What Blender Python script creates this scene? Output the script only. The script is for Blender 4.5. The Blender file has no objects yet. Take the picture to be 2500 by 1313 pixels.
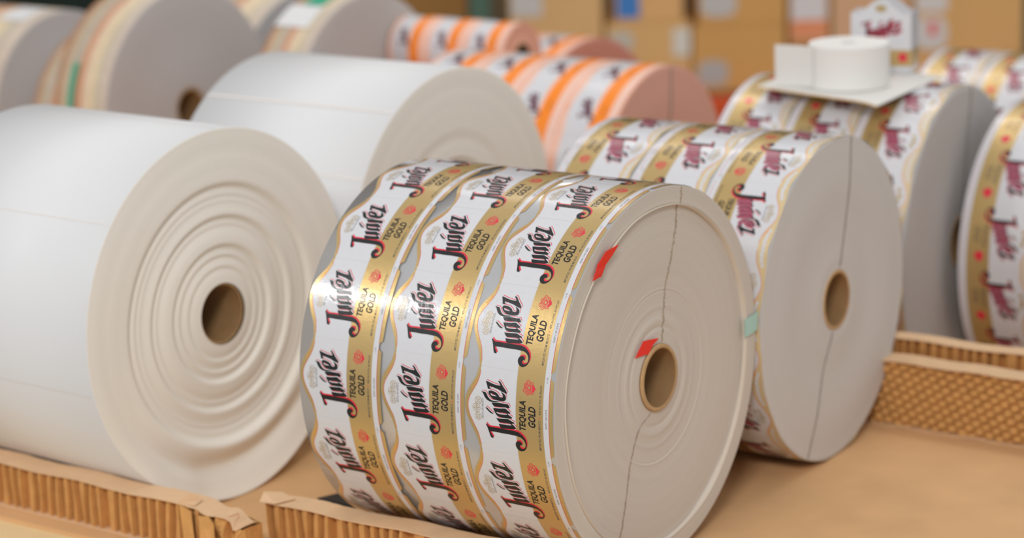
import bpy, bmesh, math, random
from mathutils import Vector, Matrix, noise
from mathutils.geometry import tessellate_polygon
R_=math.radians
rnd=random.Random(7)
S=bpy.context.scene
COL=S.collection
# ------------------------------------------------------------------ camera
CAM_H=1.16755; PITCH=14.1804; ROLL=-2.0
cd=bpy.data.cameras.new('camera'); cam=bpy.data.objects.new('camera',cd); COL.objects.link(cam)
cd.sensor_fit='HORIZONTAL'; cd.sensor_width=36.0; cd.lens=6000/2500*36.0
cd.clip_start=.05; cd.clip_end=60
p=R_(PITCH); r=R_(ROLL)
fwd=Vector((0,math.cos(p),-math.sin(p))); rt=Vector((1,0,0)); up=rt.cross(fwd)
r2=math.cos(r)*rt+math.sin(r)*up; u2=-math.sin(r)*rt+math.cos(r)*up
M=Matrix((r2,u2,-fwd)).transposed().to_4x4(); M.translation=Vector((0,0,CAM_H)); cam.matrix_world=M
cd.dof.use_dof=True; cd.dof.focus_distance=2.93; cd.dof.aperture_fstop=2.9
S.camera=cam
# ------------------------------------------------------------------ light
S.view_settings.view_transform='Standard'; S.view_settings.look='None'
S.view_settings.exposure=0.0; S.view_settings.gamma=1.0; S.view_settings.use_curve_mapping=False
W=bpy.data.worlds.new('world'); S.world=W; W.use_nodes=True
wb=W.node_tree.nodes['Background']; wb.inputs[0].default_value=(.98,.985,1,1); wb.inputs[1].default_value=.54
def area(name,loc,target,sx,sy,power,col=(1,1,1)):
    l=bpy.data.lights.new(name,'AREA'); l.shape='RECTANGLE'; l.size=sx; l.size_y=sy; l.energy=power; l.color=col
    o=bpy.data.objects.new(name,l); COL.objects.link(o); o.location=loc
    o.rotation_euler=(Vector(target)-Vector(loc)).to_track_quat('-Z','Y').to_euler(); return o
area('side_window_light',(-3.55,2.55,2.35),(0,3.2,.25),.60,.34,26,(1,.99,.97))
area('front_lamp_light',(-.5,-1.6,3.3),(0.2,3.2,.2),1.0,.7,118,(1,.985,.96))
area('ceiling_lamp_light',(1.2,4.6,3.6),(0.6,4.0,0),2.4,.5,22,(1,.97,.93))
area('aisle_lamp_light',(.8,6.4,3.4),(.8,8.2,-.1),3.5,.5,46,(1,.95,.88))

# ------------------------------------------------------------------ materials
def srgb(c):
    return tuple((x/255/12.92 if x/255<=.04045 else ((x/255+.055)/1.055)**2.4) for x in c)+(1,)
def mat(name,c,rough=.6,metal=0,coat=0,coatr=.1,bump=0,bscale=200,var=0,vscale=30,spec=.5):
    m=bpy.data.materials.new(name); m.use_nodes=True; nt=m.node_tree; b=nt.nodes['Principled BSDF']
    b.inputs['Base Color'].default_value=srgb(c); b.inputs['Roughness'].default_value=rough
    b.inputs['Metallic'].default_value=metal; b.inputs['Coat Weight'].default_value=coat
    b.inputs['Coat Roughness'].default_value=coatr; b.inputs['Specular IOR Level'].default_value=spec
    if bump or var:
        tc=nt.nodes.new('ShaderNodeTexCoord')
    if bump:
        n=nt.nodes.new('ShaderNodeTexNoise'); n.inputs['Scale'].default_value=bscale; n.inputs['Detail'].default_value=3
        bp=nt.nodes.new('ShaderNodeBump'); bp.inputs['Strength'].default_value=bump; bp.inputs['Distance'].default_value=.002
        nt.links.new(tc.outputs['Object'],n.inputs['Vector']); nt.links.new(n.outputs['Fac'],bp.inputs['Height'])
        nt.links.new(bp.outputs['Normal'],b.inputs['Normal'])
        if coat: nt.links.new(bp.outputs['Normal'],b.inputs['Coat Normal'])
    if var:
        n2=nt.nodes.new('ShaderNodeTexNoise'); n2.inputs['Scale'].default_value=vscale; n2.inputs['Detail'].default_value=4
        mx=nt.nodes.new('ShaderNodeMix'); mx.data_type='RGBA'
        a=srgb(tuple(max(0,x*(1-var)) for x in c)); bb=srgb(tuple(min(255,x*(1+var)) for x in c))
        mx.inputs[6].default_value=a; mx.inputs[7].default_value=bb
        nt.links.new(tc.outputs['Object'],n2.inputs['Vector']); nt.links.new(n2.outputs['Fac'],mx.inputs[0]); nt.links.new(mx.outputs[2],b.inputs['Base Color'])
    return m
def edge_mat(name,c,R,var=.05,rough=.75,fine=1.0):
    """end face of a wound roll: concentric layers, coordinates about the roll axis (object z=R)"""
    m=bpy.data.materials.new(name); m.use_nodes=True; nt=m.node_tree; b=nt.nodes['Principled BSDF']; L=nt.links
    b.inputs['Roughness'].default_value=rough; b.inputs['Specular IOR Level'].default_value=.25
    tc=nt.nodes.new('ShaderNodeTexCoord'); sp=nt.nodes.new('ShaderNodeSeparateXYZ'); L.new(tc.outputs['Object'],sp.inputs[0])
    def mth(op,a,b_=None):
        n=nt.nodes.new('ShaderNodeMath'); n.operation=op
        for i,v in enumerate((a,b_)):
            if v is None: continue
            if isinstance(v,(int,float)): n.inputs[i].default_value=v
            else: L.new(v,n.inputs[i])
        return n.outputs[0]
    zz=mth('SUBTRACT',sp.outputs[2],R); rr=mth('SQRT',mth('ADD',mth('MULTIPLY',sp.outputs[1],sp.outputs[1]),mth('MULTIPLY',zz,zz)))
    def n1(scale,det):
        n=nt.nodes.new('ShaderNodeTexNoise'); n.noise_dimensions='1D'; n.inputs['Scale'].default_value=scale; n.inputs['Detail'].default_value=det
        L.new(rr,n.inputs['W']); return n.outputs['Fac']
    f1=n1(60,4); f2=n1(900,2)
    tot=mth('ADD',mth('MULTIPLY',f1,.6),mth('MULTIPLY',f2,.4*fine))
    mx=nt.nodes.new('ShaderNodeMix'); mx.data_type='RGBA'; mx.inputs[6].default_value=srgb(tuple(x*(1-var) for x in c)); mx.inputs[7].default_value=srgb(tuple(min(255,x*(1+var)) for x in c))
    L.new(tot,mx.inputs[0]); L.new(mx.outputs[2],b.inputs['Base Color'])
    bp=nt.nodes.new('ShaderNodeBump'); bp.inputs['Strength'].default_value=.25; bp.inputs['Distance'].default_value=.0015
    L.new(f2,bp.inputs['Height']); L.new(bp.outputs['Normal'],b.inputs['Normal'])
    return m
PAPERW=dict(rough=.45,coat=.45,coatr=.14)
M_={}
M_['white']=mat('label white',(215,215,219),.42,0,.55,.13,bump=.10,bscale=140)
M_['gold']=mat('label gold ink',(208,177,116),.38,.6,.5,.13,bump=.08,bscale=140)
M_['black']=mat('label black ink',(10,10,12),.45,0,.28,.12,bump=.10,bscale=160)
M_['red']=mat('label red ink',(228,38,62),.4,0,.5,.13)
M_['dgold']=mat('emblem gold ink',(186,160,105),.4,.3,.4,.15)
M_['grey']=mat('small print grey',(70,70,72),.5,0,.4,.15)
M_['pattern']=mat('pale label pattern',(214,214,219),.3,.0,.6,.1)
M_['maroon']=mat('label dark red ink',(96,38,58),.4,0,.5,.13)
M_['orange']=mat('label orange ink',(255,140,18),.5,0,.12,.2)
M_['peach']=mat('label peach ink',(244,202,184),.5,0,.15,.2)
M_['film']=mat('silver web film',(196,195,196),.24,.4,1,.06,bump=.12,bscale=60)
M_['peachfilm']=mat('peach web film',(244,196,176),.3,.1,1,.06)
M_['paper']=mat('white wrap paper',(228,228,229),.6,0,.08,.35,var=.01,vscale=6)
M_['kraft']=mat('kraft board',(218,174,126),.85,var=.07,vscale=9,bump=.15,bscale=400,spec=.2)
M_['kraftD']=mat('kraft flute',(206,154,94),.88,var=.1,vscale=60,bump=.2,bscale=300,spec=.2)
M_['liner']=mat('kraft liner',(222,186,148),.85,var=.05,vscale=40,spec=.2)
M_['coreshade']=mat('shaded core',(84,66,50),.8)  # dark tone stands in for deep shade inside the thin roll's bore
M_['core']=mat('core cardboard shaded',(142,110,74),.8,var=.08,vscale=50,spec=.2)  # colour lowered to imitate shade inside the bores; the cut rim stays paler
M_['corerim']=mat('core cut rim',(190,156,114),.85,var=.1,vscale=90,spec=.2)
M_['redtape']=mat('red tape',(240,42,30),.4,coat=.2)
M_['mint']=mat('mint tape',(176,214,204),.6)
M_['green']=mat('green tape',(44,168,134),.5)
M_['wood']=mat('pale pine board',(238,208,158),.7,var=.05,vscale=8)
M_['blackp']=mat('black plastic',(22,20,20),.5)
M_['seam']=mat('seam brown paper',(166,148,122),.9,var=.25,vscale=120)  # brown of the jagged seam where the label gaps line up
M_['seamg']=mat('seam grey',(138,130,120),.9,var=.15,vscale=90)
M_['rope']=mat('pale rope gold',(222,198,152),.45,.15,.4,.15)
M_['rose']=mat('label rose ink',(166,84,106),.4,0,.4,.15)
ORDER=['gold','white','red','black','dgold','grey','pattern','maroon','orange','peach','rope','rose']

# ------------------------------------------------------------------ object helpers
def link(name,me,mats=(),parent=None,smooth=False,**pr):
    o=bpy.data.objects.new(name,me); COL.objects.link(o)
    for m in mats: me.materials.append(m)
    if smooth:
        for f in me.polygons: f.use_smooth=True
    if parent: o.parent=parent
    for k,v in pr.items(): o[k]=v
    return o
def from_bm(name,bm,mats=(),parent=None,smooth=False,**pr):
    me=bpy.data.meshes.new(name); bm.to_mesh(me); bm.free(); return link(name,me,mats,parent,smooth,**pr)
def empty(name,loc,yaw,label,cat,group=None):
    o=bpy.data.objects.new(name,None); COL.objects.link(o); o.location=loc; o.rotation_euler=(0,0,yaw)
    o.empty_display_size=.05; o['label']=label; o['category']=cat
    if group:o['group']=group
    return o
def box(bm,x0,x1,y0,y1,z0,z1,mi=0):
    v=[bm.verts.new((x,y,z)) for z in(z0,z1) for y in(y0,y1) for x in(x0,x1)]
    for q in((0,2,3,1),(4,5,7,6),(0,1,5,4),(2,6,7,3),(0,4,6,2),(1,3,7,5)):
        f=bm.faces.new([v[i] for i in q]); f.material_index=mi
    return v
def bevel(bm,w,seg=2):
    bmesh.ops.bevel(bm,geom=list(bm.edges),offset=w,segments=seg,profile=.6,affect='EDGES')

# ------------------------------------------------------------------ flat label artwork (millimetres: U = reading direction, V = up)
G={
'J':[(-18.7,100.2),(-18.4,98.3),(-20.9,96.1),(-21.7,93.3),(-21.4,86.8),(-21.4,76.1),(-21.5,66.3),(-21.5,56.1),(-22.6,50.7),(-25.2,46.3),(-29.4,42.0),(-34.8,40.2),(-39.0,40.4),(-43.0,42.0),(-46.1,45.2),(-47.5,49.5),(-46.6,53.1),(-43.7,56.0),(-40.1,57.2),(-36.7,56.5),(-34.4,54.0),(-33.9,50.7),(-34.9,48.0),(-39.1,46.8),(-38.7,49.4),(-40.3,50.9),(-42.7,50.3),(-43.9,47.2),(-42.5,43.8),(-39.3,42.2),(-36.0,42.2),(-32.5,43.7),(-29.7,46.6),(-28.0,51.1),(-27.6,56.6),(-27.3,64.9),(-27.5,76.1),(-27.2,87.2),(-27.5,93.8),(-30.1,92.6),(-35.7,88.5),(-36.0,93.2),(-32.1,94.7),(-27.4,96.1),(-22.0,98.1)],
'u':[(-8.9,84.1),(-9.0,81.5),(-8.6,75.0),(-7.7,65.2),(-8.9,62.9),(-11.4,56.1),(-12.4,58.4),(-13.0,60.8),(-14.9,57.6),(-17.6,54.3),(-19.0,56.0),(-20.0,60.7),(-20.4,67.2),(-21.4,76.1),(-20.1,78.3),(-15.7,80.8),(-15.7,77.1),(-15.6,68.8),(-15.2,61.8),(-14.2,61.3),(-13.1,64.0),(-13.4,70.5),(-13.8,79.3),(-12.5,80.9)],
'a':[(3.2,88.5),(3.4,85.5),(3.8,78.5),(5.2,70.1),(3.8,67.8),(0.5,62.0),(-0.6,63.7),(-1.1,67.2),(-3.1,63.7),(-4.7,60.0),(-6.5,61.0),(-7.0,64.7),(-7.2,71.2),(-7.2,77.7),(-5.9,82.3),(-3.5,84.6),(-1.3,85.8),(0.9,87.3)],
'ah':[(-1.2,83.6),(-1.0,78.5),(-0.6,68.3),(-2.5,67.4),(-3.1,73.0),(-3.2,79.5),(-2.5,82.2)],
'ac':[(2.5,100.1),(2.7,97.6),(-1.1,92.5),(-3.9,87.4),(-4.6,88.3),(-3.9,92.1),(-1.2,96.2)],
'r':[(9.8,90.9),(9.9,87.9),(10.9,80.4),(10.8,75.8),(10.6,69.3),(11.1,66.1),(6.8,63.2),(5.9,65.1),(6.2,70.1),(5.7,78.5),(5.4,85.9),(5.9,87.8)],
're':[(22.0,106.8),(21.6,103.7),(21.4,99.9),(19.3,98.0),(16.4,96.4),(13.7,93.5),(12.0,89.3),(12.6,82.3),(12.4,78.1),(11.1,82.3),(10.2,87.9),(10.6,93.5),(12.3,98.2),(15.7,101.6),(19.7,103.6)],
'e':[(23.1,95.8),(24.4,93.5),(24.4,89.3),(23.2,84.6),(21.0,80.8),(18.1,79.3),(18.0,74.6),(19.7,73.8),(21.9,74.8),(24.8,77.3),(23.6,73.5),(21.4,70.1),(18.0,69.1),(15.2,69.9),(13.6,73.1),(13.3,77.7),(13.3,83.3),(14.4,88.9),(17.0,92.7),(19.7,95.2)],
'eh':[(20.5,92.9),(21.1,91.0),(20.1,87.3),(18.0,82.5),(18.3,86.2),(18.4,90.9)],
'z':[(35.4,100.6),(35.2,98.1),(33.4,91.4),(32.1,84.3),(32.2,78.3),(34.4,79.4),(37.7,82.9),(37.8,79.7),(35.4,77.2),(31.3,74.0),(27.6,70.0),(24.0,67.8),(23.7,69.8),(24.9,75.4),(27.2,81.1),(28.5,87.8),(29.7,93.4),(28.7,94.8),(26.4,91.8),(26.2,93.2),(25.7,96.9),(28.7,97.6),(32.4,99.2)],
}
def chaikin(P,n=1,closed=True):
    for _ in range(n):
        Q=[]; m=len(P)
        for i in range(m if closed else m-1):
            a=P[i]; b=P[(i+1)%m]; d=math.hypot(b[0]-a[0],b[1]-a[1])
            Q.append((a[0]*.8+b[0]*.2,a[1]*.8+b[1]*.2)); Q.append((a[0]*.2+b[0]*.8,a[1]*.2+b[1]*.8))
        P=Q
    return P
LET=[([chaikin(G['J'],2)],'J'),([chaikin(G['u'])],'u'),([chaikin(G['a']),chaikin(G['ah'])],'a'),([chaikin(G['ac'])],'ac'),
     ([chaikin(G['r'])],'r'),([chaikin(G['re'],2)],'re'),([chaikin(G['e'],2),chaikin(G['eh'])],'e'),([chaikin(G['z'])],'z')]
def shift(P,dx,dy,s=1,cx=0,cy=0): return [(cx+(x-cx)*s+dx,cy+(y-cy)*s+dy) for x,y in P]
def stroke(P,w,closed=False):
    out=[];n=len(P)
    Lf=[];Rt=[]
    for i in range(n):
        a=P[i-1] if (i>0 or closed) else P[i]; b=P[(i+1)%n] if (i<n-1 or closed) else P[i]
        dx,dy=b[0]-a[0],b[1]-a[1]; l=math.hypot(dx,dy) or 1; nx,ny=-dy/l*w/2,dx/l*w/2
        Lf.append((P[i][0]+nx,P[i][1]+ny)); Rt.append((P[i][0]-nx,P[i][1]-ny))
    for i in range(n if closed else n-1):
        j=(i+1)%n; out.append([Lf[i],Rt[i],Rt[j],Lf[j]])
    return out
def ell(cx,cy,rx,ry,n=20,rot=0):
    c,s=math.cos(rot),math.sin(rot)
    return [(cx+rx*math.cos(2*math.pi*i/n)*c-ry*math.sin(2*math.pi*i/n)*s,cy+rx*math.cos(2*math.pi*i/n)*s+ry*math.sin(2*math.pi*i/n)*c) for i in range(n)]
class Art:
    """stack of flat ink layers: (height step, material, vertices, faces)"""
    def __init__(s): s.L=[]
    def poly(s,h,m,loops):
        vs=[Vector((x,y,0)) for lp in loops for x,y in lp]
        tr=tessellate_polygon([[Vector((x,y,0)) for x,y in lp] for lp in loops])
        s.L.append((h,m,vs,[tuple(t) for t in tr]))
    def strokes(s,h,m,P,w,closed=False):
        for q in stroke(P,w,closed): s.L.append((h,m,[Vector((x,y,0)) for x,y in q],[(0,1,2,3)]))
    def text(s,h,m,txt,u0,u1,v0,v1,bold=0,shear=0,dv=0):
        c=bpy.data.curves.new('t','FONT'); c.body=txt; c.offset=bold; c.resolution_u=3; c.fill_mode='FRONT'
        o=bpy.data.objects.new('t',c); COL.objects.link(o); bpy.context.view_layer.update()
        me=o.evaluated_get(bpy.context.evaluated_depsgraph_get()).to_mesh()
        V=[v.co.copy() for v in me.vertices]; F=[tuple(f.vertices) for f in me.polygons]; o.to_mesh_clear()
        bpy.data.objects.remove(o); bpy.data.curves.remove(c)
        x0=min(v.x for v in V);x1=max(v.x for v in V);y0=min(v.y for v in V);y1=max(v.y for v in V)
        for v in V:
            a=(v.x-x0)/(x1-x0); b=(v.y-y0)/(y1-y0); v.x=u0+a*(u1-u0)+b*shear; v.y=v0+b*(v1-v0)+a*dv; v.z=0
        s.L.append((h,m,V,F))
    def mesh(s,name,fn,step=4.0,order=ORDER):
        """bend: fn(u,v,h)->(x,y,z) in metres; cut along U every `step` mm"""
        bm=bmesh.new()
        for h,m,V,F in s.L:
            vv=[bm.verts.new((v.x,v.y,h)) for v in V]
            for f in F:
                try: ff=bm.faces.new([vv[i] for i in f]); ff.material_index=order.index(m)
                except ValueError: pass
        if step:
            u=-60.0
            while u<60:
                bmesh.ops.bisect_plane(bm,geom=bm.verts[:]+bm.edges[:]+bm.faces[:],plane_co=(u,0,0),plane_no=(1,0,0),dist=1e-5)
                u+=step
        bm.normal_update()
        for f in bm.faces:
            if f.normal.z<0: f.normal_flip()
        for v in bm.verts: v.co=Vector(fn(v.co.x,v.co.y,v.co.z))
        me=bpy.data.meshes.new(name); bm.to_mesh(me); bm.free(); return me
WAVE=[(-53,112),(-48.7,112.8),(-42.6,113.9),(-37.5,115.1),(-29.8,119.0),(-19.4,124.6),(-8.0,129.4),(1.7,131.0),(11.7,130.0),(20.8,127.0),(29.4,121.5),(37.9,116),(45.1,113.8),(49,113),(53.0,112)]
REDL=[(-53,109.3),(-47,109.3),(-42.0,110.2),(-36,111.2),(-29.8,113),(-20.5,118.2),(-10.2,123.5),(-1.5,125.9),(6.4,125.8),(13.6,123.4),(23.3,117.4),(31.8,112.6),(39.9,110),(47,109.3),(53,109.3)]
def smooth_open(P): return [P[0]]+chaikin(P,2,False)+[P[-1]]
def word(A,ink,shadow,s=1,cx=0,cy=0,dx=0,dy=0,gap=True,h=6,rose=False):
    for loops,k in LET:
        T=lambda a,b:[shift(P,a+dx,b+dy,s,cx,cy) for P in loops]
        A.poly(h,shadow,T(1.95*s,-1.25*s))
        if gap and k!='J': A.poly(h+1,'white',T(1.15*s,-.72*s))
        A.poly(h+2,ink,T(0,0))
        if rose and k in('u','a','r','e'): A.poly(h+3,'rose',[P for P in T(1.3,-1.5)])
def gold_label(detail=True,rope=False,ink='black'):
    A=Art(); wave=smooth_open(WAVE); red=smooth_open(REDL)
    if rope:
        A.poly(0,'white',[[(-53.15,.8),(53.15,.8),(53.15,20),(-53.15,20)]])
        A.poly(0,'rope',[[(-53.15,60)]+[(-53.15,126),(-30,129.0),(0,131.0),(30,129.0),(53.15,126)]+[(53.15,60)]])
    else:
        A.poly(0,'gold',[[(-53.15,6.3),(-49,5.2),(-46,1.2),(-40,.8),(40,.8),(46,1.2),(49,5.2),(53.15,6.3)]+wave[::-1]])
    A.poly(1,'white',[[(-53.15,6.4),(53.15,6.4)]+red[::-1]])
    A.poly(2,'gold',[[(-53.15,14.8),(-53.15,54.8),(53.15,54.8),(53.15,14.8)]])
    A.strokes(3,'red',[(-49.5,6.5),(49.5,6.5)],.55)
    A.strokes(3,'red',red[3:-3],.55)
    if rope:
        for sg in(-1,1):
            for u,v,l in((50,118.5,5.2),(42,118.2,5.2),(34,119.8,4.6),(27,122.5,3.2)):
                A.poly(3,'white',[ell(sg*u,v,l*1.05,2.6,14,-sg*.5)])
    for e_ in(-53,53): A.strokes(4,'pattern',[(e_,55.5),(e_,109)],.3)
    if detail:
        A.strokes(3,'pattern',[(-53.15,14.2),(53.15,14.2)],.35); A.strokes(3,'pattern',[(-53.15,55.6),(53.15,55.6)],.45)
        for u,v in((43.5,90.7),(44,73.2),(-42,90.9),(-42.8,73.7),(-30,106),(43,107),(-8,98),(30,106)):
            A.poly(3,'pattern',[[(u-2,v),(u-.5,v+.6),(u,v+2.4),(u+.5,v+.6),(u+2,v),(u+.5,v-.6),(u,v-2.4),(u-.5,v-.6)]])
        A.strokes(3,'orange',[(35,113.6),(29,117),(24,120.4)],.6)
    if detail:
        A.text(4,'black','TEQUILA',-20.5,18.4,38.8,49.9,.035,1.4)
        A.text(4,'black','GOLD',-14.2,11.9,25.7,36.5,.035,1.4)
        A.text(4,'grey','IMPORTED FROM MEXICO',-42,-3,19.0,22.2,.004,.5,-.6)
        A.text(4,'grey','40% ALC/VOL 80 PROOF',3.6,40,18.2,21.2,.004,.5,-.6)
        A.poly(4,'red',[[(-.6,18.4),(.2,18.4),(.9,21.4),(.1,21.4)]])
        A.text(4,'grey','NOM 1143 (CRT)',-12.6,11.6,8.3,11.6,0,.6)
        A.text(4,'grey','HECHO EN MEXICO',-12.7,12.6,102.6,105.4,-.004,.4)
        A.text(4,'grey','11173',44.5,51,10,12,0,0)
    else:
        A.text(4,'grey','TEQUILA',-20.5,18.4,39.2,49.6,.004,1.4)
        A.text(4,'grey','GOLD',-14.2,11.9,26.0,36.2,.004,1.4)
    # red agave-and-crest emblem
    cx,cy=35,36.6
    lob=[]
    for i in range(48):
        a=2*math.pi*i/48; rr=7.9+.9*math.sin(a*7)+.6*math.sin(a*3+1); lob.append((cx+rr*math.cos(a)*1.05,cy+rr*math.sin(a)))
    if detail:
        A.strokes(4,'red',lob,.8,True); A.strokes(4,'red',[(cx+(x-cx)*.8,cy+(y-cy)*.8) for x,y in lob],.45,True)
        for k in range(13):
            a=k*.483+.3; A.strokes(4,'red',[(cx+2.2*math.cos(a),cy+2.2*math.sin(a)),(cx+4.6*math.cos(a+.25),cy+4.6*math.sin(a+.25)),(cx+7*math.cos(a+.15),cy+7*math.sin(a+.15))],.7)
        A.strokes(4,'red',ell(cx,cy+1,5,4,20,.4),.5,True); A.strokes(4,'red',ell(cx+.5,cy,2.4,2.2,14),.8,True)
        A.poly(4,'red',[[(cx-5.5,cy-3.4),(cx-3.8,cy-7.2),(cx,cy-9.4),(cx+3.9,cy-7),(cx+4.4,cy-3.6),(cx+1,cy-5),(cx-2,cy-4.9)]])
    else:
        A.poly(4,'red',[lob])
    # three ringed coins
    for u,v,rr in((9.6,110.6,4.9),(.2,113.2,5.6),(-10.4,110.9,4.7)):
        if detail:
            A.strokes(4,'dgold',ell(u,v,rr,rr,22),.55,True); A.strokes(4,'dgold',ell(u,v,rr*.62,rr*.62,16),.3,True)
            for k in range(2):
                a=k*math.pi/2+(.1 if abs(u)<2 else .75); A.strokes(4,'dgold',[(u-rr*.9*math.cos(a),v-rr*.9*math.sin(a)),(u+rr*.9*math.cos(a),v+rr*.9*math.sin(a))],.8 if abs(u)<2 else .45)
            for k in range(4):
                a=k*math.pi/2+.85; A.poly(4,'dgold',[ell(u+rr*.5*math.cos(a),v+rr*.5*math.sin(a),.85,.6,8)])
        else: A.poly(4,'dgold',[ell(u,v,rr*.8,rr*.8,12)])
    word(A,ink,'red',rose=rope)
    return A
def orange_label():
    A=Art()
    A.poly(0,'peach',[[(-53,1),(53,1),(53,117.5),(-53,117.5)]])
    A.poly(1,'white',[[(-53,56),(53,56),(53,102),(20,106),(0,110),(-20,106),(-53,102)]])
    A.poly(1,'orange',[[(-53,22),(53,22),(53,51),(-53,51)]])
    A.strokes(2,'orange',[(-53,108),(-20,110),(0,113.5),(20,110),(53,108)],1.1)
    A.poly(2,'orange',[ell(0,111,9,1.6,14)])
    A.strokes(2,'orange',[(-53,1.6),(53,1.6)],1.2)
    A.text(3,'maroon','TEQUILA',-14,10,30,36,0,1)
    A.poly(3,'pattern',[ell(0,91,12,4,16)]); A.poly(3,'pattern',[ell(-36,72,5,7,16)])
    word(A,'maroon','maroon',.62,0,76,0,-5,False,4)
    return A
def bend(R,flip,x0,sc):
    """design point -> roll space; axis at z=R, face at x=0. flip: text tops point to the front face"""
    def fn(u,v,h):
        th=(-u if flip else u)*.001*sc/R; rr=R+.00012+h*.00004
        x=(x0+v*.001*sc) if flip else (x0-v*.001*sc)
        return (x,-rr*math.cos(th),rr*math.sin(th))
    return fn

# ------------------------------------------------------------------ rolls
def lathe(name,prof,R,parent,mats,seg=192,defo=None,smooth=True,mi=None):
    """prof: list of (x, radius); revolve about the roll axis (x), centre at z=R"""
    bm=bmesh.new(); rings=[]
    for k,(x,rad) in enumerate(prof):
        ring=[]
        for i in range(seg):
            a=2*math.pi*i/seg; xx,ra=x,rad
            if defo: xx,ra=defo(x,rad,a,k)
            ring.append(bm.verts.new((xx,-ra*math.cos(a),R+ra*math.sin(a))))
        rings.append(ring)
    for k in range(len(prof)-1):
        for i in range(seg):
            j=(i+1)%seg
            f=bm.faces.new((rings[k][i],rings[k][j],rings[k+1][j],rings[k+1][i]))
            if mi: f.material_index=mi[k]
    bmesh.ops.recalc_face_normals(bm,faces=bm.faces)
    return from_bm(name,bm,mats,parent,smooth)
def core(root,R,w,rc=.0445,ri=.038,dx=.0015,inner='core'):
    pr=[(-w,ri),(dx-.001,ri),(dx,ri+.001),(dx,rc-.0012),(dx-.001,rc-.0002),(-.004,rc-.0002),(-w,rc-.0002),(-w,ri)]
    return lathe('cardboard_core',pr,R,root,[M_[inner],M_['corerim']],72,mi=[0,0,1,1,1,0,0])
def winding(root,R,w,profile,mats,defo=None,name='wound_paper',rc=.0445,seg=192,N=70):
    """profile(f) with f = radius/R gives the axial offset of the layers"""
    pr=[];mi=[]
    for k in range(N+1):
        rad=rc+(R-.0006-rc)*k/N; pr.append((profile(rad/R),rad)); 
        if k: mi.append(0)
    pr.append((-w,R-.0006)); mi.append(1); pr.append((-w,rc)); mi.append(0)
    return lathe(name,pr,R,root,mats,seg,defo,True,mi)
def ribbon(root,R,pts,wid,m,xoff,jag=.5,seed=1,n=90):
    rr=random.Random(seed); bm=bmesh.new(); prev=None
    seg=[math.dist(pts[i],pts[i+1]) for i in range(len(pts)-1)]; tot=sum(seg)
    for k in range(n+1):
        d=tot*k/n; i=0
        while i<len(seg)-1 and d>seg[i]: d-=seg[i]; i+=1
        f=min(1,d/seg[i]); y=pts[i][0]*(1-f)+pts[i+1][0]*f; z=pts[i][1]*(1-f)+pts[i+1][1]*f
        y+=rr.uniform(-1,1)*wid*jag*.5; w=wid*rr.uniform(1-jag,1)
        fr=math.hypot(y,z)/R
        a=bm.verts.new((xoff(fr)+.0005,y-w/2,R+z)); b=bm.verts.new((xoff(fr)+.0005,y+w/2,R+z))
        if prev: bm.faces.new((prev[0],prev[1],b,a))
        prev=(a,b)
    return from_bm('edge_seam',bm,[m],root)
def labels(root,R,w,art,lanes,pitch,a0,arc,n,flip,sc,name,count=None,skew=.3):
    meshes=[]
    for k in range(lanes):
        x0=-(k+1)*pitch+.0005 if flip else -k*pitch-.0005
        me=art.mesh(name,bend(R,flip,x0,sc)); 
        for q in ORDER: me.materials.append(M_[q])
        step=sc*.1063/R
        for j in range(-(n//2)+1,n-n//2+1):
            th=R_(a0+skew*k)+j*step
            o=bpy.data.objects.new(name,me); COL.objects.link(o); o.parent=root; o.location=(0,0,R); o.rotation_euler=(-th,0,0)
def sheet(name,pts,thick,m,parent=None,**pr):
    """thin slab from a planar outline in 3-D (list of points), given real thickness along its normal"""
    bm=bmesh.new(); vs=[bm.verts.new(p_) for p_ in pts]; f=bm.faces.new(vs); bm.normal_update(); nrm=f.normal.copy()
    g=bmesh.ops.extrude_face_region(bm,geom=[f]); 
    for v in g['geom']:
        if isinstance(v,bmesh.types.BMVert): v.co+=nrm*thick
    bmesh.ops.recalc_face_normals(bm,faces=bm.faces)
    return from_bm(name,bm,[m],parent,**pr)
def wrap_patch(name,R,x0,x1,a0,a1,m,parent,off=.001,n=16,lift=0):
    bm=bmesh.new(); rows=[]
    for i in range(n+1):
        a=R_(a0+(a1-a0)*i/n); rr=R+off+lift*(i/n)**2
        rows.append([bm.verts.new((x,-q*math.cos(a),R+q*math.sin(a))) for q in(rr,rr+.0006) for x in(x0,x1)])
    for i in range(n):
        A,B=rows[i],rows[i+1]
        for a,b in((0,1),(1,3),(3,2),(2,0)): bm.faces.new((A[a],A[b],B[b],B[a]))
    bm.faces.new((rows[0][0],rows[0][2],rows[0][3],rows[0][1])); bm.faces.new((rows[-1][0],rows[-1][1],rows[-1][3],rows[-1][2]))
    bmesh.ops.recalc_face_normals(bm,faces=bm.faces)
    return from_bm(name,bm,[m],parent)

LAB_A=gold_label(True); LAB_C=gold_label(True,True,'black'); LAB_G=gold_label(False,True,'black'); LAB_O=orange_label()

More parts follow.
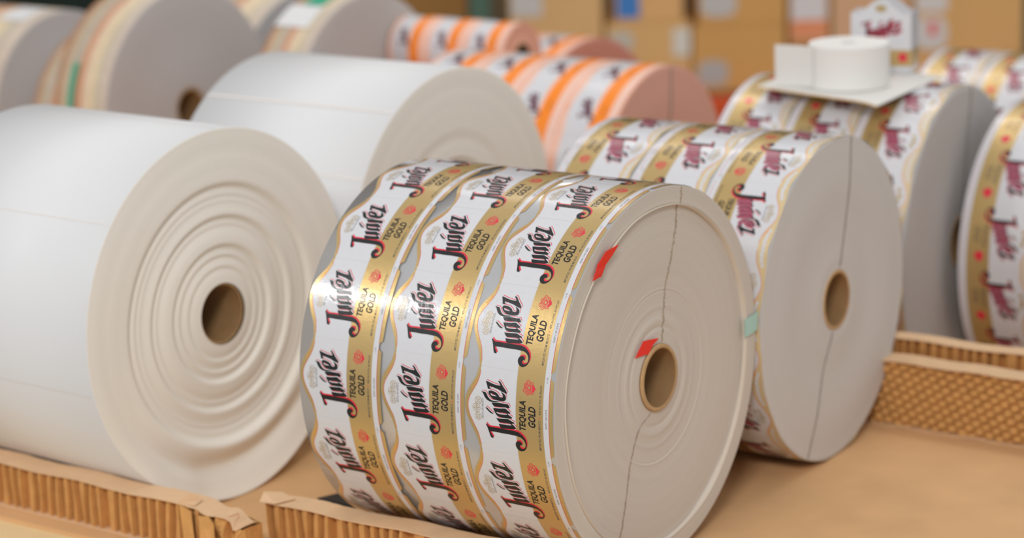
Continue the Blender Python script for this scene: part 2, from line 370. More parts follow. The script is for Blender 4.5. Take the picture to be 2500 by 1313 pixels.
# ---- front label roll
RA=.2495; WA=.3955
A=empty('label_roll',(.1867,3.0319,.0008),-.6112,'nearest gold label roll, with red and mint tape on its grey brown end','label roll')
def profA(f):
    if f>.905: return 0.0
    if f>.892: return -.0055*(.905-f)/.013
    x=-.0055-.0015*math.sin((f-.892)*9)
    x+=.0005*math.exp(-((f-.46)/.006)**2)-.0006*math.exp(-((f-.452)/.004)**2)
    x+=.0010*math.exp(-((f-.30)/.02)**2)-.0008*math.exp(-((f-.26)/.01)**2)+.0005*math.exp(-((f-.37)/.012)**2)
    return x
def defA(x,rad,a,k):
    f=rad/RA
    if x<-.1 or f<.87: return x,rad
    return x+.0016*math.sin(3*a+1)*(f-.87)*6,rad
EA=edge_mat('grey brown roll edge',(209,201,191),RA,.045)
winding(A,RA,WA,profA,[EA,M_['film']],None,N=220)
core(A,RA,WA,dx=-.001)
# bright raised lip between the outer wraps and the inner winding
lathe('raised_lip',[(-.0045,.2225),(.0012,.2232),(.0016,.2238),(.0004,.2246),(-.004,.2252)],RA,A,[mat('pale torn lip',(214,202,186),.7)],160,lambda x,r_,a,k:(x,r_+.0008*math.sin(5*a)+.0006*math.sin(11*a)))
labels(A,RA,WA,LAB_A,3,.1311,2.8,.1063,14,False,1.0,'printed_label')
ribbon(A,RA,[(.0600,.2400),(.0503,.1922),(.0364,.1465),(.0252,.1165),(.0185,.075),(.0130,.0450)],.0042,M_['seam'],lambda f:profA(f),.85,3,110)
ribbon(A,RA,[(-.0170,-.0430),(-.0471,-.0614+.004),(-.0600,-.082),(-.0720,-.1045),(-.0965,-.1785),(-.112,-.218)],.0032,M_['seam'],lambda f:profA(f),.6,4,90)
def facept(y,z,dx=0): return (profA(math.hypot(y,z)/RA)+dx,y,RA+z)
def fp(y,z,x): return (x,y,RA+z)
sheet('red_tape',[fp(-.1032,.1999,.0060),fp(-.1304,.1972,.0050),fp(-.1480,.1830,.0028),fp(-.1500,.1783,.0026),fp(-.1330,.1775,.0026),fp(-.1158,.1892,.0045)],.0006,M_['redtape'],A)
sheet('red_tape',[fp(-.1505,.1800,.0034),fp(-.1607,.1663,.0040),fp(-.1438,.1672,.0030),fp(-.1403,.1668,.0030),fp(-.1300,.1790,.0030)],.0006,M_['redtape'],A)
sheet('red_tape',[facept(.0014,.0525,.003),facept(-.0328,.0568,.002),facept(-.0539,.0395,.002),facept(-.0244,.0378,.002),facept(-.0126,.0467,.002)],.0006,M_['redtape'],A)
# mint tape folded from the end face over the outer wrap
bm=bmesh.new(); pr=[(.0015,.2165),(.0025,.2330),(.0022,.2485),(-.002,.2520),(-.018,.2570),(-.030,.2560)]
prev=None
for x,y in pr:
    row=[bm.verts.new((x+d,y+(.004 if z>0.015 and y>.24 else 0),RA+z+(y-.2165)*.1)) for d in(0,.0007) for z in(-.0010,.0240)]
    if prev:
        for a,b in((0,1),(1,3),(3,2),(2,0)): bm.faces.new((prev[a],prev[b],row[b],row[a]))
    prev=row
bmesh.ops.recalc_face_normals(bm,faces=bm.faces)
from_bm('mint_tape',bm,[M_['mint']],A)

# ---- middle right label roll
RC=.2371; WC=.3792
C_=empty('label_roll',(.4672,3.4327,.0008),-.5806,'label roll with smooth grey end right behind the front gold roll, on the brown board','label roll')
profC=lambda f:.0012*math.sin(f*11)-.001*math.exp(-((f-.2)/.03)**2)
EC=edge_mat('grey roll edge',(207,204,201),RC,.02)
winding(C_,RC,WC,profC,[EC,M_['film']],N=60); core(C_,RC,WC,rc=.0445)
labels(C_,RC,WC,LAB_C,3,.1264,43.1,.1035,14,True,.962,'printed_label',skew=-.5)
ribbon(C_,RC,[(.0537,.2307),(.0427,.1629),(.0316,.0984),(.0110,.0460)],.0035,M_['seamg'],profC,.3,5)
ribbon(C_,RC,[(-.0126,-.0460),(-.0399,-.0925),(-.0672,-.159),(-.0918,-.2150)],.0035,M_['seamg'],profC,.3,6)

# ---- plain white rolls
def white_face(seed,amp,ridges):
    rr=random.Random(seed); ph=[rr.uniform(0,6) for _ in range(4)]
    def prof(f):
        x=.0
        for c,h,w in ridges: 
            d=f-c
            x-=h*(1/(1+math.exp(max(-60,min(60,d/w)))))*(math.exp(d/.07) if d<0 else 1)   # layers inside c sit back, then climb out again
        return x+amp*(.35*math.sin(f*60+ph[0])+.25*math.sin(f*113+ph[1]))*(1 if f<.7 else .25)-(.0007*((f-.985)/.015)**2 if f>.985 else 0)
    return prof
pB=white_face(3,.00035,[(.69,.0110,.008),(.635,.0030,.005),(.60,.0022,.005),(.52,.0090,.006),(.475,.0025,.004),(.365,.0085,.006),(.31,.0040,.004),(.25,.0030,.004)])
RB=.2659; WB=.3954
def defB(x,rad,a,k):
    f=rad/RB
    if x<-.2: return x,rad
    d=(a-R_(270)+math.pi)%(2*math.pi)-math.pi        # a=270 deg is the bottom
    g=math.exp(-(d/.80)**2)
    x+=g*(.009*math.exp(-((f-.715)/.055)**2)-.009*math.exp(-((f-.83)/.05)**2)+.020*max(0,(f-.83)/.17)**1.3)
    x+=.008/(1+math.exp(-(d-.34)/.05))*math.exp(-((d-.34)/.5)**2)*max(0,min(1,(f-.70)/.2))
    x+=.0016*math.sin(2*a+f*9)*max(0,(f-.45)/.55)
    e=(1-f)*.5*f*math.sin(a)*0.03*RB                # inner wraps hang a little low
    return x,rad
B=empty('paper_roll',(-.4097,3.3653,.0004),-.6533,'plain white paper roll at front left, its rippled cream end facing right','paper roll')
EB=edge_mat('cream roll edge',(244,238,228),RB,.03)
winding(B,RB,WB,pB,[EB,M_['paper']],defB,N=230,seg=256); core(B,RB,WB,rc=.0445,ri=.0405,dx=pB(.168)-.0025)
RD=.2651; WD=.3820
pD=white_face(8,.0003,[(.58,.004,.02),(.44,.0090,.008),(.34,.0070,.007),(.26,.005,.006)])
D=empty('paper_roll',(-.0856,3.8193,.0004),-.6197,'plain white paper roll standing behind the front left white roll and the gold roll','paper roll')
ED=edge_mat('cream roll edge rear',(243,236,225),RD,.03)
winding(D,RD,WD,pD,[ED,M_['paper']],lambda x,r_,a,k:(x+(.003*math.sin(a-.3)*(r_/RD)**3 if x>-.2 else 0),r_),N=150); core(D,RD,WD,ri=.0405,dx=pD(.168)-.0025)
# die-cut gaps between the blank labels on both white rolls
gap=mat('gap line cream',(232,226,220),.6)
def blank_lines(root,R,w,degs,width=.0012):
    for d in degs:
        bm=bmesh.new(); a=R_(d); rr=R+.0001; da=width/R/2
        v=[bm.verts.new((x,-rr*math.cos(a+q*da),R+rr*math.sin(a+q*da))) for x,q in((-.003,-1),(-w+.003,-1),(-w+.003,1),(-.003,1))]
        bm.faces.new(v); from_bm('label_gap_line',bm,[gap],root)
blank_lines(B,RB,WB,[-12,40,92])
blank_lines(D,RD,WD,[3,29.6,56],.0045)

# ---- right rear label rolls
def label_roll(loc,yaw,R,w,label,art,lanes,a0,arc,flip,sc,edgec,film='film',seam=None,ncount=None,rc=.0445,group=None):
    o=empty('label_roll',loc,yaw,label,'label roll',group)
    pr=lambda f:.0012*math.sin(f*9+R*70)
    winding(o,R,w,pr,[edge_mat('roll edge',edgec,R,.02),M_[film]],N=30,seg=160,rc=rc); core(o,R,w,rc=rc,ri=rc*.854,inner='coreshade' if rc<.04 else 'core')
    labels(o,R,w,art,lanes,w/lanes,a0,arc,ncount or int(2*math.pi*R/arc),flip,sc,'printed_label')
    if seam: ribbon(o,R,seam,.006,M_['seamg'],pr,.25,9,40)
    return o
Gr=label_roll((.7504,4.0,-.0835),-.5318,.2616,.3668,'label roll at right carrying the white sheet and small white roll on top',LAB_G,3,50,.1000,True,.93,(192,188,186),seam=[(.05,.255),(.035,.15),(.01,.046)])
Hr=label_roll((1.1915,3.887,-.0836),-.60,.2396,.393,'label roll cut off by the right edge of the photo',LAB_G,3,38.4,.1063,True,.99,(192,188,186))
Ir=label_roll((1.19,4.65,-.0836),-.60,.2220,.38,'label roll at upper right beneath the tan boxes, behind the roll with the white sheet',LAB_G,3,60,.1040,True,.96,(192,188,186))
# ---- orange label rolls
Er=label_roll((.2882,4.4304,.0004),-.62,.2091,.472,'large orange banded label roll with pinkish end, left of the white sheet',LAB_O,4,45.9,.1000,False,1.0,(226,170,150),'peachfilm',seam=[(.03,.2),(.02,.12),(.005,.046)])
F2=label_roll((.1875,5.3,-.2172),-.62,.2773,.354,'orange banded label roll with dark pink end, farthest back below the tan boxes',LAB_O,3,60,.1000,False,1.0,(206,138,120),'peachfilm')
Fr=label_roll((.0352,4.95,.2900),-.62,.0700,.290,'thin orange banded label roll with a shaded core hole, lying on top of a carton',LAB_O,3,30,.0950,False,.83,(232,172,148),'peachfilm',rc=.030)
O2=label_roll((-.2100,4.66,.0004),-.62,.1990,.25,'orange banded label roll mostly hidden behind the rear white paper roll',LAB_O,3,60,.1000,False,.93,(206,150,128),'peachfilm')
# ---- grey ended rolls with tan stripes
def stripe_mat(name,w,seed):
    m=bpy.data.materials.new(name); m.use_nodes=True; nt=m.node_tree; b=nt.nodes['Principled BSDF']; L=nt.links
    b.inputs['Roughness'].default_value=.6; b.inputs['Coat Weight'].default_value=.03
    tc=nt.nodes.new('ShaderNodeTexCoord'); sp=nt.nodes.new('ShaderNodeSeparateXYZ'); L.new(tc.outputs['Object'],sp.inputs[0])
    mr=nt.nodes.new('ShaderNodeMapRange'); mr.inputs['From Min'].default_value=-w; mr.inputs['From Max'].default_value=0
    L.new(sp.outputs[0],mr.inputs['Value']); cr=nt.nodes.new('ShaderNodeValToRGB'); L.new(mr.outputs[0],cr.inputs[0])
    cr.color_ramp.interpolation='CONSTANT'
    st=[(0,(226,170,130)),(.10,(238,210,176)),(.24,(214,200,180)),(.40,(232,172,134)),(.46,(218,156,120)),(.53,(238,212,182)),(.68,(236,216,178)),(.78,(214,200,180)),(.90,(230,212,194))]
    e=cr.color_ramp.elements; e[0].position=0; e[0].color=srgb(st[0][1]); e[1].position=st[1][0]; e[1].color=srgb(st[1][1])
    for q,c in st[2:]:
        k=e.new(q); k.color=srgb(c)
    n=nt.nodes.new('ShaderNodeTexNoise'); n.inputs['Scale'].default_value=45; L.new(tc.outputs['Object'],n.inputs['Vector'])
    mx=nt.nodes.new('ShaderNodeMix'); mx.data_type='RGBA'; mx.blend_type='MULTIPLY'; mx.inputs[0].default_value=.25
    L.new(cr.outputs[0],mx.inputs[6]); L.new(n.outputs['Fac'],mx.inputs[7]); L.new(mx.outputs[2],b.inputs['Base Color'])
    return m
def grey_roll(loc,yaw,R,w,label,edgec=(196,191,190),hole=True):
    o=empty('label_roll',loc,yaw,label,'label roll')
    pr=lambda f:.0015*math.sin(f*8+R*50)
    winding(o,R,w,pr,[edge_mat('grey roll edge far',edgec,R,.025),stripe_mat('tan striped labels',w,1)],N=30,seg=160); core(o,R,w)
    return o
K1=grey_roll((-.6623,5.0848,.0004),-.62,.2546,.1422,'tall grey ended roll with tan stripes and a visible brown core, at upper left')
K2=grey_roll((-.7870,5.2180,.0004),-.62,.2040,.120,'tan striped roll squeezed between the two grey ended rolls, with green tape beside it')
J_=grey_roll((-.9771,5.4,.0004),-.62,.2129,.30,'grey ended roll with tan stripes at the far left edge of the photo')
N_=grey_roll((-.2811,5.0144,.0004),-.62,.2459,.1168,'grey ended striped roll behind the rear white roll, white paper taped on its top',(190,187,184))
L_=grey_roll((-.4596,5.60,-.0748),-.62,.2500,.20,'tan striped roll seen in the gap between two large grey ended rolls',(180,182,184))
wrap_patch('green_tape',.2546,-.100,-.086,5,29,M_['green'],K1,.004)
wrap_patch('white_note',.2459,-.116,-.030,52,68,M_['paper'],N_,.0012)
wrap_patch('green_tape',.2459,-.090,-.040,69,80,M_['green'],N_,.0012)
wrap_patch('white_note',.2129,-.11,-.03,68,90,M_['paper'],J_,.0012)

# ------------------------------------------------------------------ table boards
TH=-.61; nx,ny=math.cos(TH),math.sin(TH); tx,ty=-ny,nx
def fr(n,t,z): return (n*nx+t*tx, 3.3+n*ny+t*ty, z)
def frame_obj(o): o.location=(0,3.3,0); o.rotation_euler=(0,0,TH); return o
def slab(name,n0,n1,t0,t1,z0,z1,m,bev=.0,**pr):
    bm=bmesh.new(); box(bm,n0,n1,t0,t1,z0,z1)
    if bev: bevel(bm,bev,1)
    return frame_obj(from_bm(name,bm,[m],**pr))
slab('cardboard_sheet',-1.7,1.5,-.425,.640,-.006,0,M_['kraft'],label='large flat brown cardboard sheet under the front rolls',category='cardboard')
slab('wooden_table',-1.9,1.7,-.62,.615,-.05,-.0062,M_['wood'],label='pale wooden table edge showing at the lower left corner',category='table')
slab('cardboard_sheet',-2.8,-.35,.645,1.44,-.006,0,M_['kraft'],label='brown cardboard sheet beneath the grey ended and orange rolls',category='cardboard')
slab('cardboard_sheet',-.30,1.6,.66,1.90,-.090,-.0840,M_['kraft'],label='brown cardboard sheet under the rear label rolls at right',category='cardboard')
slab('cardboard_sheet',-1.48,-.32,1.455,2.20,-.2236,-.2176,M_['kraft'],label='low brown cardboard sheet under the farthest orange roll',category='cardboard')
slab('cardboard_sheet',-2.6,-1.50,1.455,2.20,-.0812,-.0752,M_['kraft'],label='brown cardboard sheet beneath the striped roll in the gap',category='cardboard')
def pallet(n0,n1,t0,t1,ztop,label):
    """stacked slatted timber pallets down to the floor"""
    o=empty('pallet_stack',fr((n0+n1)/2,(t0+t1)/2,-.45),TH,label,'pallet stack')
    hn,ht=(n1-n0)/2,(t1-t0)/2; H=ztop+.45; lay=max(1,round(H/.14)); h=H/lay
    for k in range(lay):
        bm=bmesh.new(); z=k*h
        for t in(-ht+.05,0,ht-.05): box(bm,-hn,hn,t-.045,t+.045,z+.018,z+h-.018)
        from_bm('runner_block',bm,[M_['wood']],o)
        bm=bmesh.new(); m_=9
        for q in range(m_):
            c=-hn+.05+(2*hn-.1)*q/(m_-1); box(bm,c-.045,c+.045,-ht,ht,z+h-.018,z+h)
            if q%4==0: box(bm,c-.045,c+.045,-ht,ht,z,z+.018)
        from_bm('deck_boards',bm,[M_['wood']],o)
    return o
pallet(-1.7,1.5,-.40,.60,-.0502,'pale timber pallets holding up the front table boards')
pallet(-2.75,-.36,.655,1.43,-.0062,'timber pallets under the orange and grey ended rolls')
pallet(-.28,1.55,.68,1.88,-.0902,'timber pallets under the rear right label rolls')
pallet(-1.46,-.33,1.47,2.18,-.2238,'low timber pallet under the farthest orange roll')
pallet(-2.58,-1.52,1.47,2.18,-.0814,'timber pallets under the hidden striped roll')
# carton carrying the thin orange roll
def carton(loc,yaw,sx,sy,sz,c,label,group=None,name='carton',tape=True):
    o=empty(name,loc,yaw,label,'box',group)
    bm=bmesh.new(); box(bm,-sx/2,sx/2,-sy/2,sy/2,0,sz); bevel(bm,min(.006,sz*.05),2)
    m=mat('carton kraft',c,.85,var=.05,vscale=7,bump=.1,bscale=150,spec=.2)
    from_bm('box_body',bm,[m],o)
    if tape:
        bm=bmesh.new(); box(bm,-sx/2-.0006,sx/2+.0006,-.025,.025,sz-.0002,sz+.0008)
        from_bm('packing_tape',bm,[mat('packing tape',tuple(x*.93 for x in c),.3)],o)
    return o
cx_,cy_,_=fr(-1.065,1.362,0); carton((cx_,cy_,.0004),TH,.27,.17,.2893,(190,142,92),'brown carton under the thin orange roll')

# ------------------------------------------------------------------ honeycomb edge strips
def ragged(n,amp,seed):
    rr=random.Random(seed); v=[0]; 
    for i in range(n): v.append(v[-1]*.7+rr.uniform(-amp,amp))
    return v
def honey_strip(name,n0,n1,tb,tf,z0,z1,label,seed,crumple=None,top_over=.002,rot=0.0):
    """standing honeycomb strip: pleated kraft cell walls between a top and a bottom liner. tf=front t, tb=back t"""
    o=empty(name,fr((n0+n1)/2,(tb+tf)/2,z0),TH+rot,label,'cardboard strip')
    L=(n1-n0)/2; T=(tb-tf)/2; H=z1-z0; rr=random.Random(seed)
    # pleats
    bm=bmesh.new(); pts=[]; x=-L; k=0
    while x<L:
        w=rr.uniform(.0140,.0195)*(1.7 if rr.random()<.16 else 1)
        d=rr.uniform(.013,.018); lean=rr.uniform(-.0022,.0022); lean2=lean+rr.uniform(-.0012,.0012)
        pts+= [(x,.0,lean),(x+.0012,.0002,lean),(x+.0024,d,lean),(x+w*.38,d*.80,lean),(x+w*.55,.0040,lean2),(x+w-.0006,.0012,lean2)]
        x+=w
    rows=[]; nz=9
    for iz in range(nz+1):
        f=iz/nz; row=[]
        for (px,dep,ln) in pts:
            px=min(px,L); cz=0; cr=0
            if crumple:
                q=max(0,min(1,(px-(L-crumple))/crumple)); cr=q
            bul=.0009*math.sin(f*math.pi*1.3+px*90)
            yy=-T+dep+bul+cr*.012*math.sin(px*150+f*4)
            zz=.0016+f*(H-.0032)-cr*.018*f*(.6+.4*math.sin(px*120))
            row.append(bm.verts.new((px+ln*(f-.5)*2+cr*.004*math.sin(f*7),yy,zz)))
        rows.append(row)
    for iz in range(nz):
        for i in range(len(pts)-1): bm.faces.new((rows[iz][i],rows[iz][i+1],rows[iz+1][i+1],rows[iz+1][i]))
    # inner cell walls running through to the back, and the back side
    bk=[]
    for iz in (0,1):
        bk.append([bm.verts.new((min(px,L),T-.001,.0016+iz*(H-.0032)-(0 if not crumple else iz*.018*max(0,min(1,(px-(L-crumple))/crumple)))) ) for px,dep,ln in pts[::6]])
    for i in range(len(bk[0])-1): bm.faces.new((bk[0][i+1],bk[0][i],bk[1][i],bk[1][i+1]))
    for q in (0,len(pts)-1):
        b0=bk[0][0 if q==0 else -1]; b1=bk[1][0 if q==0 else -1]
        bm.faces.new([rows[iz][q] for iz in range(nz+1)]+[b1,b0])
    from_bm('honeycomb_core',bm,[M_['kraftD']],o)
    # liners with ragged long edges
    for nm,zb_,zt in(('top_liner',H-.0016,H),('bottom_liner',0,.0016)):
        bm=bmesh.new(); m_=int(2*L/.006); ra=ragged(m_,.0006,seed+3); rb=ragged(m_,.0006,seed+9); prev=None
        for i in range(m_+1):
            x=-L+2*L*i/m_; q=0
            if crumple: q=max(0,min(1,(x-(L-crumple))/crumple))
            dz=-q*.018*(.6+.4*math.sin(x*120)) if nm=='top_liner' else 0
            dz+=(.0012*math.sin(x*37+seed)*(nm=='top_liner'))
            f_=-T-top_over+ra[i]+q*.006*math.sin(x*210); b_=T+rb[i]-q*.010
            row=[bm.verts.new((x,f_,zb_+dz)),bm.verts.new((x,b_,zb_+dz)),bm.verts.new((x,b_,zt+dz)),bm.verts.new((x,f_,zt+dz))]
            if prev:
                for a in range(4): b=(a+1)%4; bm.faces.new((prev[a],prev[b],row[b],row[a]))
            else: bm.faces.new(row)
            prev=row
        bm.faces.new(prev[::-1]); bmesh.ops.recalc_face_normals(bm,faces=bm.faces)
        from_bm(nm,bm,[M_['liner']],o)
    return o
s1=honey_strip('honeycomb_strip',-.95,-.168,-.351,-.392,.0002,.066,'fluted cardboard edge strip in front of the left white roll, crushed at its right end',11,crumple=.088,rot=-.022)
s2=honey_strip('honeycomb_strip',-.186,.75,-.288,-.326,.0002,.064,'fluted cardboard edge strip at the bottom, in front of the gold label roll',23,rot=.01)
# torn flap standing up at the left end of the second strip
sheet('torn_flap',[(-.474,-.026,.0645),(-.448,-.024,.0655),(-.436,.004,.0655),(-.464,.010,.0690),(-.482,-.006,.0715)],.001,M_['liner'],s2)
# folded paper tabs at the crushed end of the first strip
sheet('torn_flap',[(.290,-.026,.002),(.312,-.029,.002),(.303,-.024,.060),(.280,-.022,.066)],.0012,M_['kraftD'],s1)
sheet('torn_flap',[(.318,-.026,.002),(.349,-.030,.002),(.344,-.025,.050),(.331,-.021,.058),(.315,-.023,.056)],.0012,M_['kraftD'],s1)
sheet('torn_flap',[(.276,-.020,.066),(.304,-.018,.066),(.298,.004,.067),(.286,-.006,.078)],.001,M_['liner'],s1)
# rear strip showing open slanted cells
o=empty('honeycomb_strip',fr(.632,.562,.0002),TH+.0,'cardboard strip of open diamond honeycomb cells at right, behind the grey ended roll','cardboard strip')
L=.375; H=.104; T=.018
bm=bmesh.new(); cw,ch=.0150,.0135; sub=7
nxg=int(2*L/cw*sub*1.0); nzg=int(H/ch*sub); rows=[]
for iz in range(nzg+1):
    row=[]
    for ix in range(nxg+1):
        x=-L+2*L*ix/nxg; z=.0016+(H-.0032)*iz/nzg
        wob=.0012*noise.noise(Vector((x*22,z*22,1)))
        u=(x+.42*z+wob)/cw; fu=math.floor(u); v=(z-.20*x+wob)/ch+.5*(fu%2)
        uu=u-fu; vv=v-math.floor(v)
        dome=math.sqrt(max(0,1-(2*uu-1)**2))*(.45+.55*(1-vv))       # curled lip of every cut cell
        slot=max(0,min(1,(vv-.72)/.10))*(1 if uu>.25 else 0)
        h_=.0080*dome-.0100*slot-.004*(1 if uu<.10 else 0)+.001*noise.noise(Vector((x*60,z*60,3)))
        row.append(bm.verts.new((x,-T-h_+.006,z)))
    rows.append(row)
for iz in range(nzg):
    for ix in range(nxg): bm.faces.new((rows[iz][ix],rows[iz][ix+1],rows[iz+1][ix+1],rows[iz+1][ix]))
box(bm,-L,L,-T+.014,T,.0016,H-.0016)
from_bm('honeycomb_core',bm,[M_['kraftD']],o,True)
for nm,z0,z1,ov in(('top_liner',H-.0016,H+.0008,.006),('bottom_liner',0,.0016,.006)):
    bm=bmesh.new(); m_=120; ra=ragged(m_,.0008,5); prev=None
    for i in range(m_+1):
        x=-L+2*L*i/m_; f_=-T-ov+ra[i]; dz=.0008*math.sin(x*60)
        row=[bm.verts.new((x,f_,z0+dz)),bm.verts.new((x,T,z0+dz)),bm.verts.new((x,T,z1+dz)),bm.verts.new((x,f_,z1+dz))]
        if prev:
            for a in range(4): b=(a+1)%4; bm.faces.new((prev[a],prev[b],row[b],row[a]))
        else: bm.faces.new(row)
        prev=row
    bm.faces.new(prev[::-1]); bmesh.ops.recalc_face_normals(bm,faces=bm.faces); from_bm(nm,bm,[M_['liner']],o)
honey_strip('honeycomb_strip',.18,1.05,.632,.600,.0002,.123,'second fluted cardboard strip standing close behind the diamond cell strip at right',37)
# black wedge under the front roll
o=empty('wheel_chock',fr(-.200,-.150,.0002),TH,'small black plastic wedge tucked under the left of the gold label roll','wedge')
bm=bmesh.new(); pts=[(-.030,-.030),(-.030,.040),(.030,.040),(.030,-.030)]
lo=[bm.verts.new((x,y,0)) for x,y in pts]; hi=[bm.verts.new((x,y*.8+(.004 if y<0 else 0),.004 if y>0 else .012)) for x,y in pts]
bm.faces.new(lo[::-1]); bm.faces.new(hi)
for i in range(4): j=(i+1)%4; bm.faces.new((lo[i],lo[j],hi[j],hi[i]))
from_bm('wedge_block',bm,[M_['blackp']],o)

# ------------------------------------------------------------------ things on the rear right roll
paperM=mat('white sheet paper',(228,226,222),.6)
M_['yellow']=mat('yellow edge print',(236,188,104),.5)
zt=.4402
bm=bmesh.new(); P=[Vector((.420,4.060,zt)),Vector((.592,3.866,zt)),Vector((.745,4.105,zt)),Vector((.575,4.320,zt))]
ng=14; g=[[None]*(ng+1) for _ in range(ng+1)]
for i in range(ng+1):
    for j in range(ng+1):
        a,b=i/ng,j/ng; q=(P[0]*(1-a)+P[1]*a)*(1-b)+(P[3]*(1-a)+P[2]*a)*b
        q.z+=-.004*max(0,(a-.9)*10)*(1-b)+.0006*math.sin(a*7)*math.sin(b*5)-.004*max(0,b-.85)*6+.0009
        g[i][j]=bm.verts.new(q)
for i in range(ng):
    for j in range(ng): bm.faces.new((g[i][j],g[i+1][j],g[i+1][j+1],g[i][j+1]))
r_=bmesh.ops.extrude_face_region(bm,geom=bm.faces[:])
for v in r_['geom']:
    if isinstance(v,bmesh.types.BMVert): v.co.z+=.0012
bmesh.ops.recalc_face_normals(bm,faces=bm.faces)
sh=empty('paper_sheet',(0,0,0),0,'white paper sheet with orange edge lying on top of the rear right roll','paper')
from_bm('sheet',bm,[paperM],sh)
bm=bmesh.new()
for i in range(ng):
    def e_(i,dz,w=0):
        a=i/ng; q=(P[0]*(1-a)+P[1]*a); q.z+=-.004*max(0,(a-.9)*10)+.0009+dz; q=q+Vector((-.0004,-.0006,0)); return bm.verts.new(q)
    bm.faces.new((e_(i,-.0012),e_(i+1,-.0012),e_(i+1,.0008),e_(i,.0008)))
from_bm('orange_edge',bm,[M_['yellow']],sh)
tr=empty('tape_roll',(.572,4.040,zt+.0026),0,'small plain white roll lying flat on the white sheet','roll')
bm=bmesh.new(); seg=96; pr=[(.013,0),(.066,0),(.067,.001),(.067,.0705),(.066,.0715),(.013,.0715),(.013,0)]
rings=[[bm.verts.new((rd*math.cos(2*math.pi*i/seg),rd*math.sin(2*math.pi*i/seg),z)) for i in range(seg)] for rd,z in pr[:-1]]
rings.append(rings[0])
for k in range(len(pr)-1):
    for i in range(seg): j=(i+1)%seg; bm.faces.new((rings[k][i],rings[k][j],rings[k+1][j],rings[k+1][i]))
bmesh.ops.recalc_face_normals(bm,faces=bm.faces); from_bm('wound_tape',bm,[edge_mat('till roll white',(236,234,230),0,.01)],tr)
bm=bmesh.new(); prev=None
for i in range(15):
    f=i/14
    if i<5: a=R_(205-i*9); q=Vector((.0674*math.cos(a)-.0*f,.0674*math.sin(a),0))
    q=Vector((-.063,-.026,0)).lerp(Vector((-.122,.012,0)),f)+Vector((0,.006*math.sin(f*3.1),0))
    row=[bm.verts.new((q.x,q.y+d,z)) for d in(0,.0012) for z in(.002,.070)]
    if prev:
        for a,b in((0,1),(1,3),(3,2),(2,0)): bm.faces.new((prev[a],prev[b],row[b],row[a]))
    prev=row
bmesh.ops.recalc_face_normals(bm,faces=bm.faces); from_bm('loose_tail',bm,[paperM],tr)
# small printed carton
jc=empty('printed_carton',(.652,4.172,zt+.0030),R_(-22),'small white printed carton with gold foot standing behind the small white roll','box')
bm=bmesh.new(); w2,d2,h2=.052,.03,.112
prof=[(-w2,0),(w2,0),(w2,h2-.010),(w2*.78,h2-.012),(w2*.5,h2-.002),(w2*.22,h2+.010),(0,h2+.014),(-w2*.22,h2+.010),(-w2*.5,h2-.002),(-w2*.78,h2-.012),(-w2,h2-.010)]
a_=[bm.verts.new((x,-d2,z)) for x,z in prof]; b_=[bm.verts.new((x,d2,z)) for x,z in prof]
bm.faces.new(a_); bm.faces.new(b_[::-1])
for i in range(len(prof)): j=(i+1)%len(prof); bm.faces.new((a_[i],b_[i],b_[j],a_[j]))
bmesh.ops.recalc_face_normals(bm,faces=bm.faces)
from_bm('carton_body',bm,[M_['white']],jc)
Aw=Art(); word(Aw,'maroon','red',.95,0,80,0,0,False,0)
from_bm_me=Aw.mesh('printed_word',lambda u,v,h:(u*.00100,-d2-.0003-h*.00004,.066+(v-70)*.00080),step=0)
for q in ORDER: from_bm_me.materials.append(M_[q])
link('printed_word',from_bm_me,(),jc)
bm=bmesh.new(); box(bm,-w2-.0004,w2+.0004,-d2-.0004,d2+.0004,.012,.040); from_bm('gold_band',bm,[M_['gold']],jc)
bm=bmesh.new()
vs=[bm.verts.new((.038+.008*math.cos(i*.52),-d2-.0008,.027+.008*math.sin(i*.52))) for i in range(12)]; bm.faces.new(vs); from_bm('red_emblem',bm,[M_['red']],jc)
bm=bmesh.new()
vs=[bm.verts.new((.010*math.cos(i*.52),-d2-.0008,h2-.002+.006*math.sin(i*.52))) for i in range(12)]; bm.faces.new(vs); from_bm('gold_crest',bm,[M_['dgold']],jc)

# ------------------------------------------------------------------ warehouse behind
floorM=mat('concrete floor',(150,146,140),.7,var=.06,vscale=2)
bm=bmesh.new(); box(bm,-8,8,-4,12,-.52,-.45); f=from_bm('floor',bm,[floorM]); f['kind']='structure'
bm=bmesh.new(); box(bm,-8,8,10.4,10.6,-.45,4.5); f=from_bm('wall_back',bm,[mat('dark back wall',(112,92,66),.8)]); f['kind']='structure'
rack=empty('pallet_rack',(.7,8.2,-.4498),0,'industrial rack with green uprights and orange beam holding the tan boxes','rack')
rackO=mat('rack orange paint',(206,72,18),.5); rackG=mat('rack green paint',(72,100,86),.5)
def rb(nm,x0,x1,y0,y1,z0,z1,m):
    bm=bmesh.new(); box(bm,x0-.7,x1-.7,y0-8.2,y1-8.2,z0+.45,z1+.45); bevel(bm,.004,1); return from_bm(nm,bm,[m],rack)
for x in(-.075,): 
    for y in(7.96,8.7): rb('upright',x-.033,x+.033,y,y+.06,-.45,1.3,rackG)
for x in(1.86,):
    for y in(7.96,8.7): rb('upright',x-.033,x+.033,y,y+.06,-.45,1.3,rackG)
rb('beam',-.04,1.825,7.93,7.98,-.375,-.285,rackO); rb('beam',-.04,1.825,8.70,8.75,-.375,-.285,rackO)
rb('shelf_deck',-.04,1.825,7.985,8.69,-.300,-.2752,mat('rack deck',(120,92,60),.8))
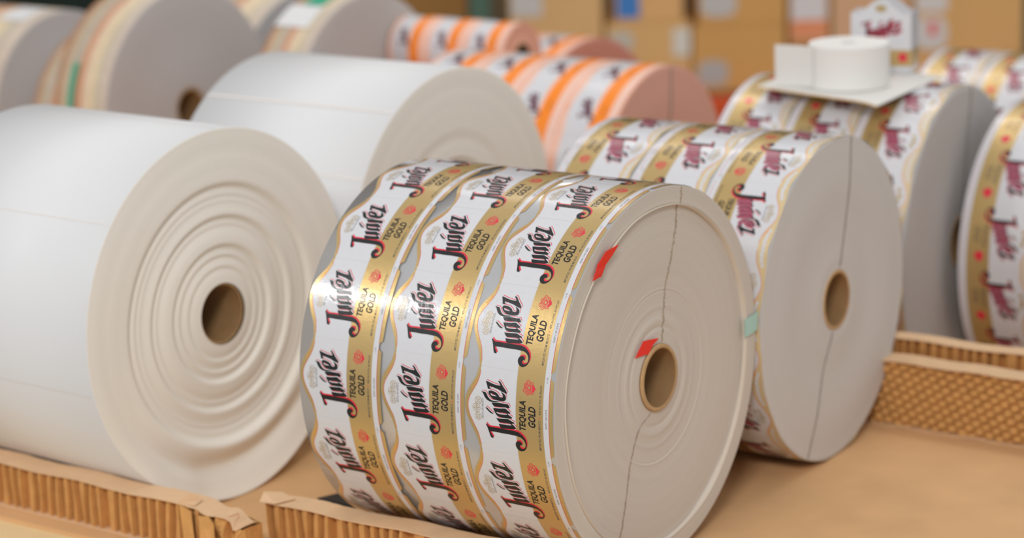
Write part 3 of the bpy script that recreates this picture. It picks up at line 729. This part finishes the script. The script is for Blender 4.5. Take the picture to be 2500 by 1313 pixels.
def shelf_box(x0,x1,z0,z1,c,label,y=8.0,dep=.38,lab=(),yaw=0,group=None):
    o=empty('cardboard_box',((x0+x1)/2,y+dep/2,z0),yaw,label,'box',group)
    sx,sz=(x1-x0),(z1-z0); bm=bmesh.new(); box(bm,-sx/2,sx/2,-dep/2,dep/2,0,sz); bevel(bm,.005,2)
    from_bm('box_body',bm,[mat('box kraft',c,.85,var=.04,vscale=4,spec=.2)],o)
    for li,(a0,a1,b0,b1,lc,kind) in enumerate(lab):
        dp=dep+.0024*li
        a0-=(x0+x1)/2;a1-=(x0+x1)/2;b0-=z0;b1-=z0
        bm=bmesh.new()
        if kind=='oval':
            vs=[bm.verts.new(((a0+a1)/2+(a1-a0)/2*math.copysign(abs(math.cos(t))**.7,math.cos(t)),-dp/2-.001,(b0+b1)/2+(b1-b0)/2*math.copysign(abs(math.sin(t))**.7,math.sin(t)))) for t in [i*math.pi/16 for i in range(32)]]
            f=bm.faces.new(vs); e=bmesh.ops.extrude_face_region(bm,geom=[f])
            for v in e['geom']:
                if isinstance(v,bmesh.types.BMVert): v.co.y+=.0011
            bmesh.ops.recalc_face_normals(bm,faces=bm.faces)
        else: box(bm,a0,a1,-dp/2-.001,-dep/2+.0005,b0,b1)
        from_bm('sticker',bm,[mat('sticker',lc,.5)],o)
    return o
KR=(216,168,112); KD=(206,156,94)
lo=shelf_box(.335,.612,-.2748,-.040,(214,170,114),'lower tan box with a white square sticker, right of the farthest orange roll',lab=[(.345,.425,-.135,-.062,(190,182,168),'oval'),(.553,.611,-.152,-.060,(214,208,196),'r')])
shelf_box(.619,.925,-.2748,-.060,KD,'lower tan box with an oval silver sticker, left of the white sheet',lab=[(.633,.735,-.255,-.170,(176,170,166),'oval')])
shelf_box(.638,.925,-.0595,.24,KD,'upper tan box with an oval silver sticker above the box left of the white sheet',lab=[(.645,.765,-.028,.06,(190,184,180),'oval')])
shelf_box(.365,.588,-.0395,.24,KR,'upper tan box with a blue label between two dark gaps',lab=[(.372,.447,-.022,.09,(60,122,190),'r')])
shelf_box(.02,.325,-.2748,-.095,(200,160,106),'lower tan box hidden mostly behind the far orange rolls')
shelf_box(.02,.325,-.0945,.24,(212,170,118),'tan box with a white label beside the green rack upright',lab=[(.027,.128,-.005,.10,(196,190,186),'r')])
shelf_box(.937,1.068,-.2748,-.128,(176,130,78),'small brown box under the orange labelled box')
shelf_box(.937,1.068,-.1275,.22,(210,162,108),'narrow tan box with a white and orange label, above the small white roll',lab=[(.943,1.058,-.05,.07,(214,206,206),'r'),(.943,1.058,-.062,-.0505,(232,120,20),'r'),(.943,1.058,-.112,-.0625,(226,146,106),'r')])
shelf_box(1.078,1.335,-.2748,.24,(212,168,132),'pinkish tan box behind the small printed carton')
shelf_box(1.345,1.705,-.2748,-.185,KR,'low tan box at upper right hidden behind the rear rolls')
shelf_box(1.345,1.705,-.1845,.24,(214,166,108),'large tan box at upper right with two white stickers',lab=[(1.352,1.455,-.035,.06,(212,204,200),'r'),(1.350,1.455,-.160,-.050,(210,204,200),'oval'),(1.395,1.420,-.115,-.065,(226,70,54),'oval')])
shelf_box(-.40,-.125,-.4498,-.17,(150,112,64),'brown floor box left of the rack',y=8.3)
shelf_box(-.40,-.125,-.1695,.25,(158,116,66),'brown upper box left of the green rack upright',y=8.3)
shelf_box(-1.05,-.55,-.4498,.06,(112,98,84),'dark grey brown box behind the grey ended rolls',y=8.6)
shelf_box(-2.2,-1.25,-.4498,.25,(34,44,38),'dark green bin at the top left corner',y=8.3)
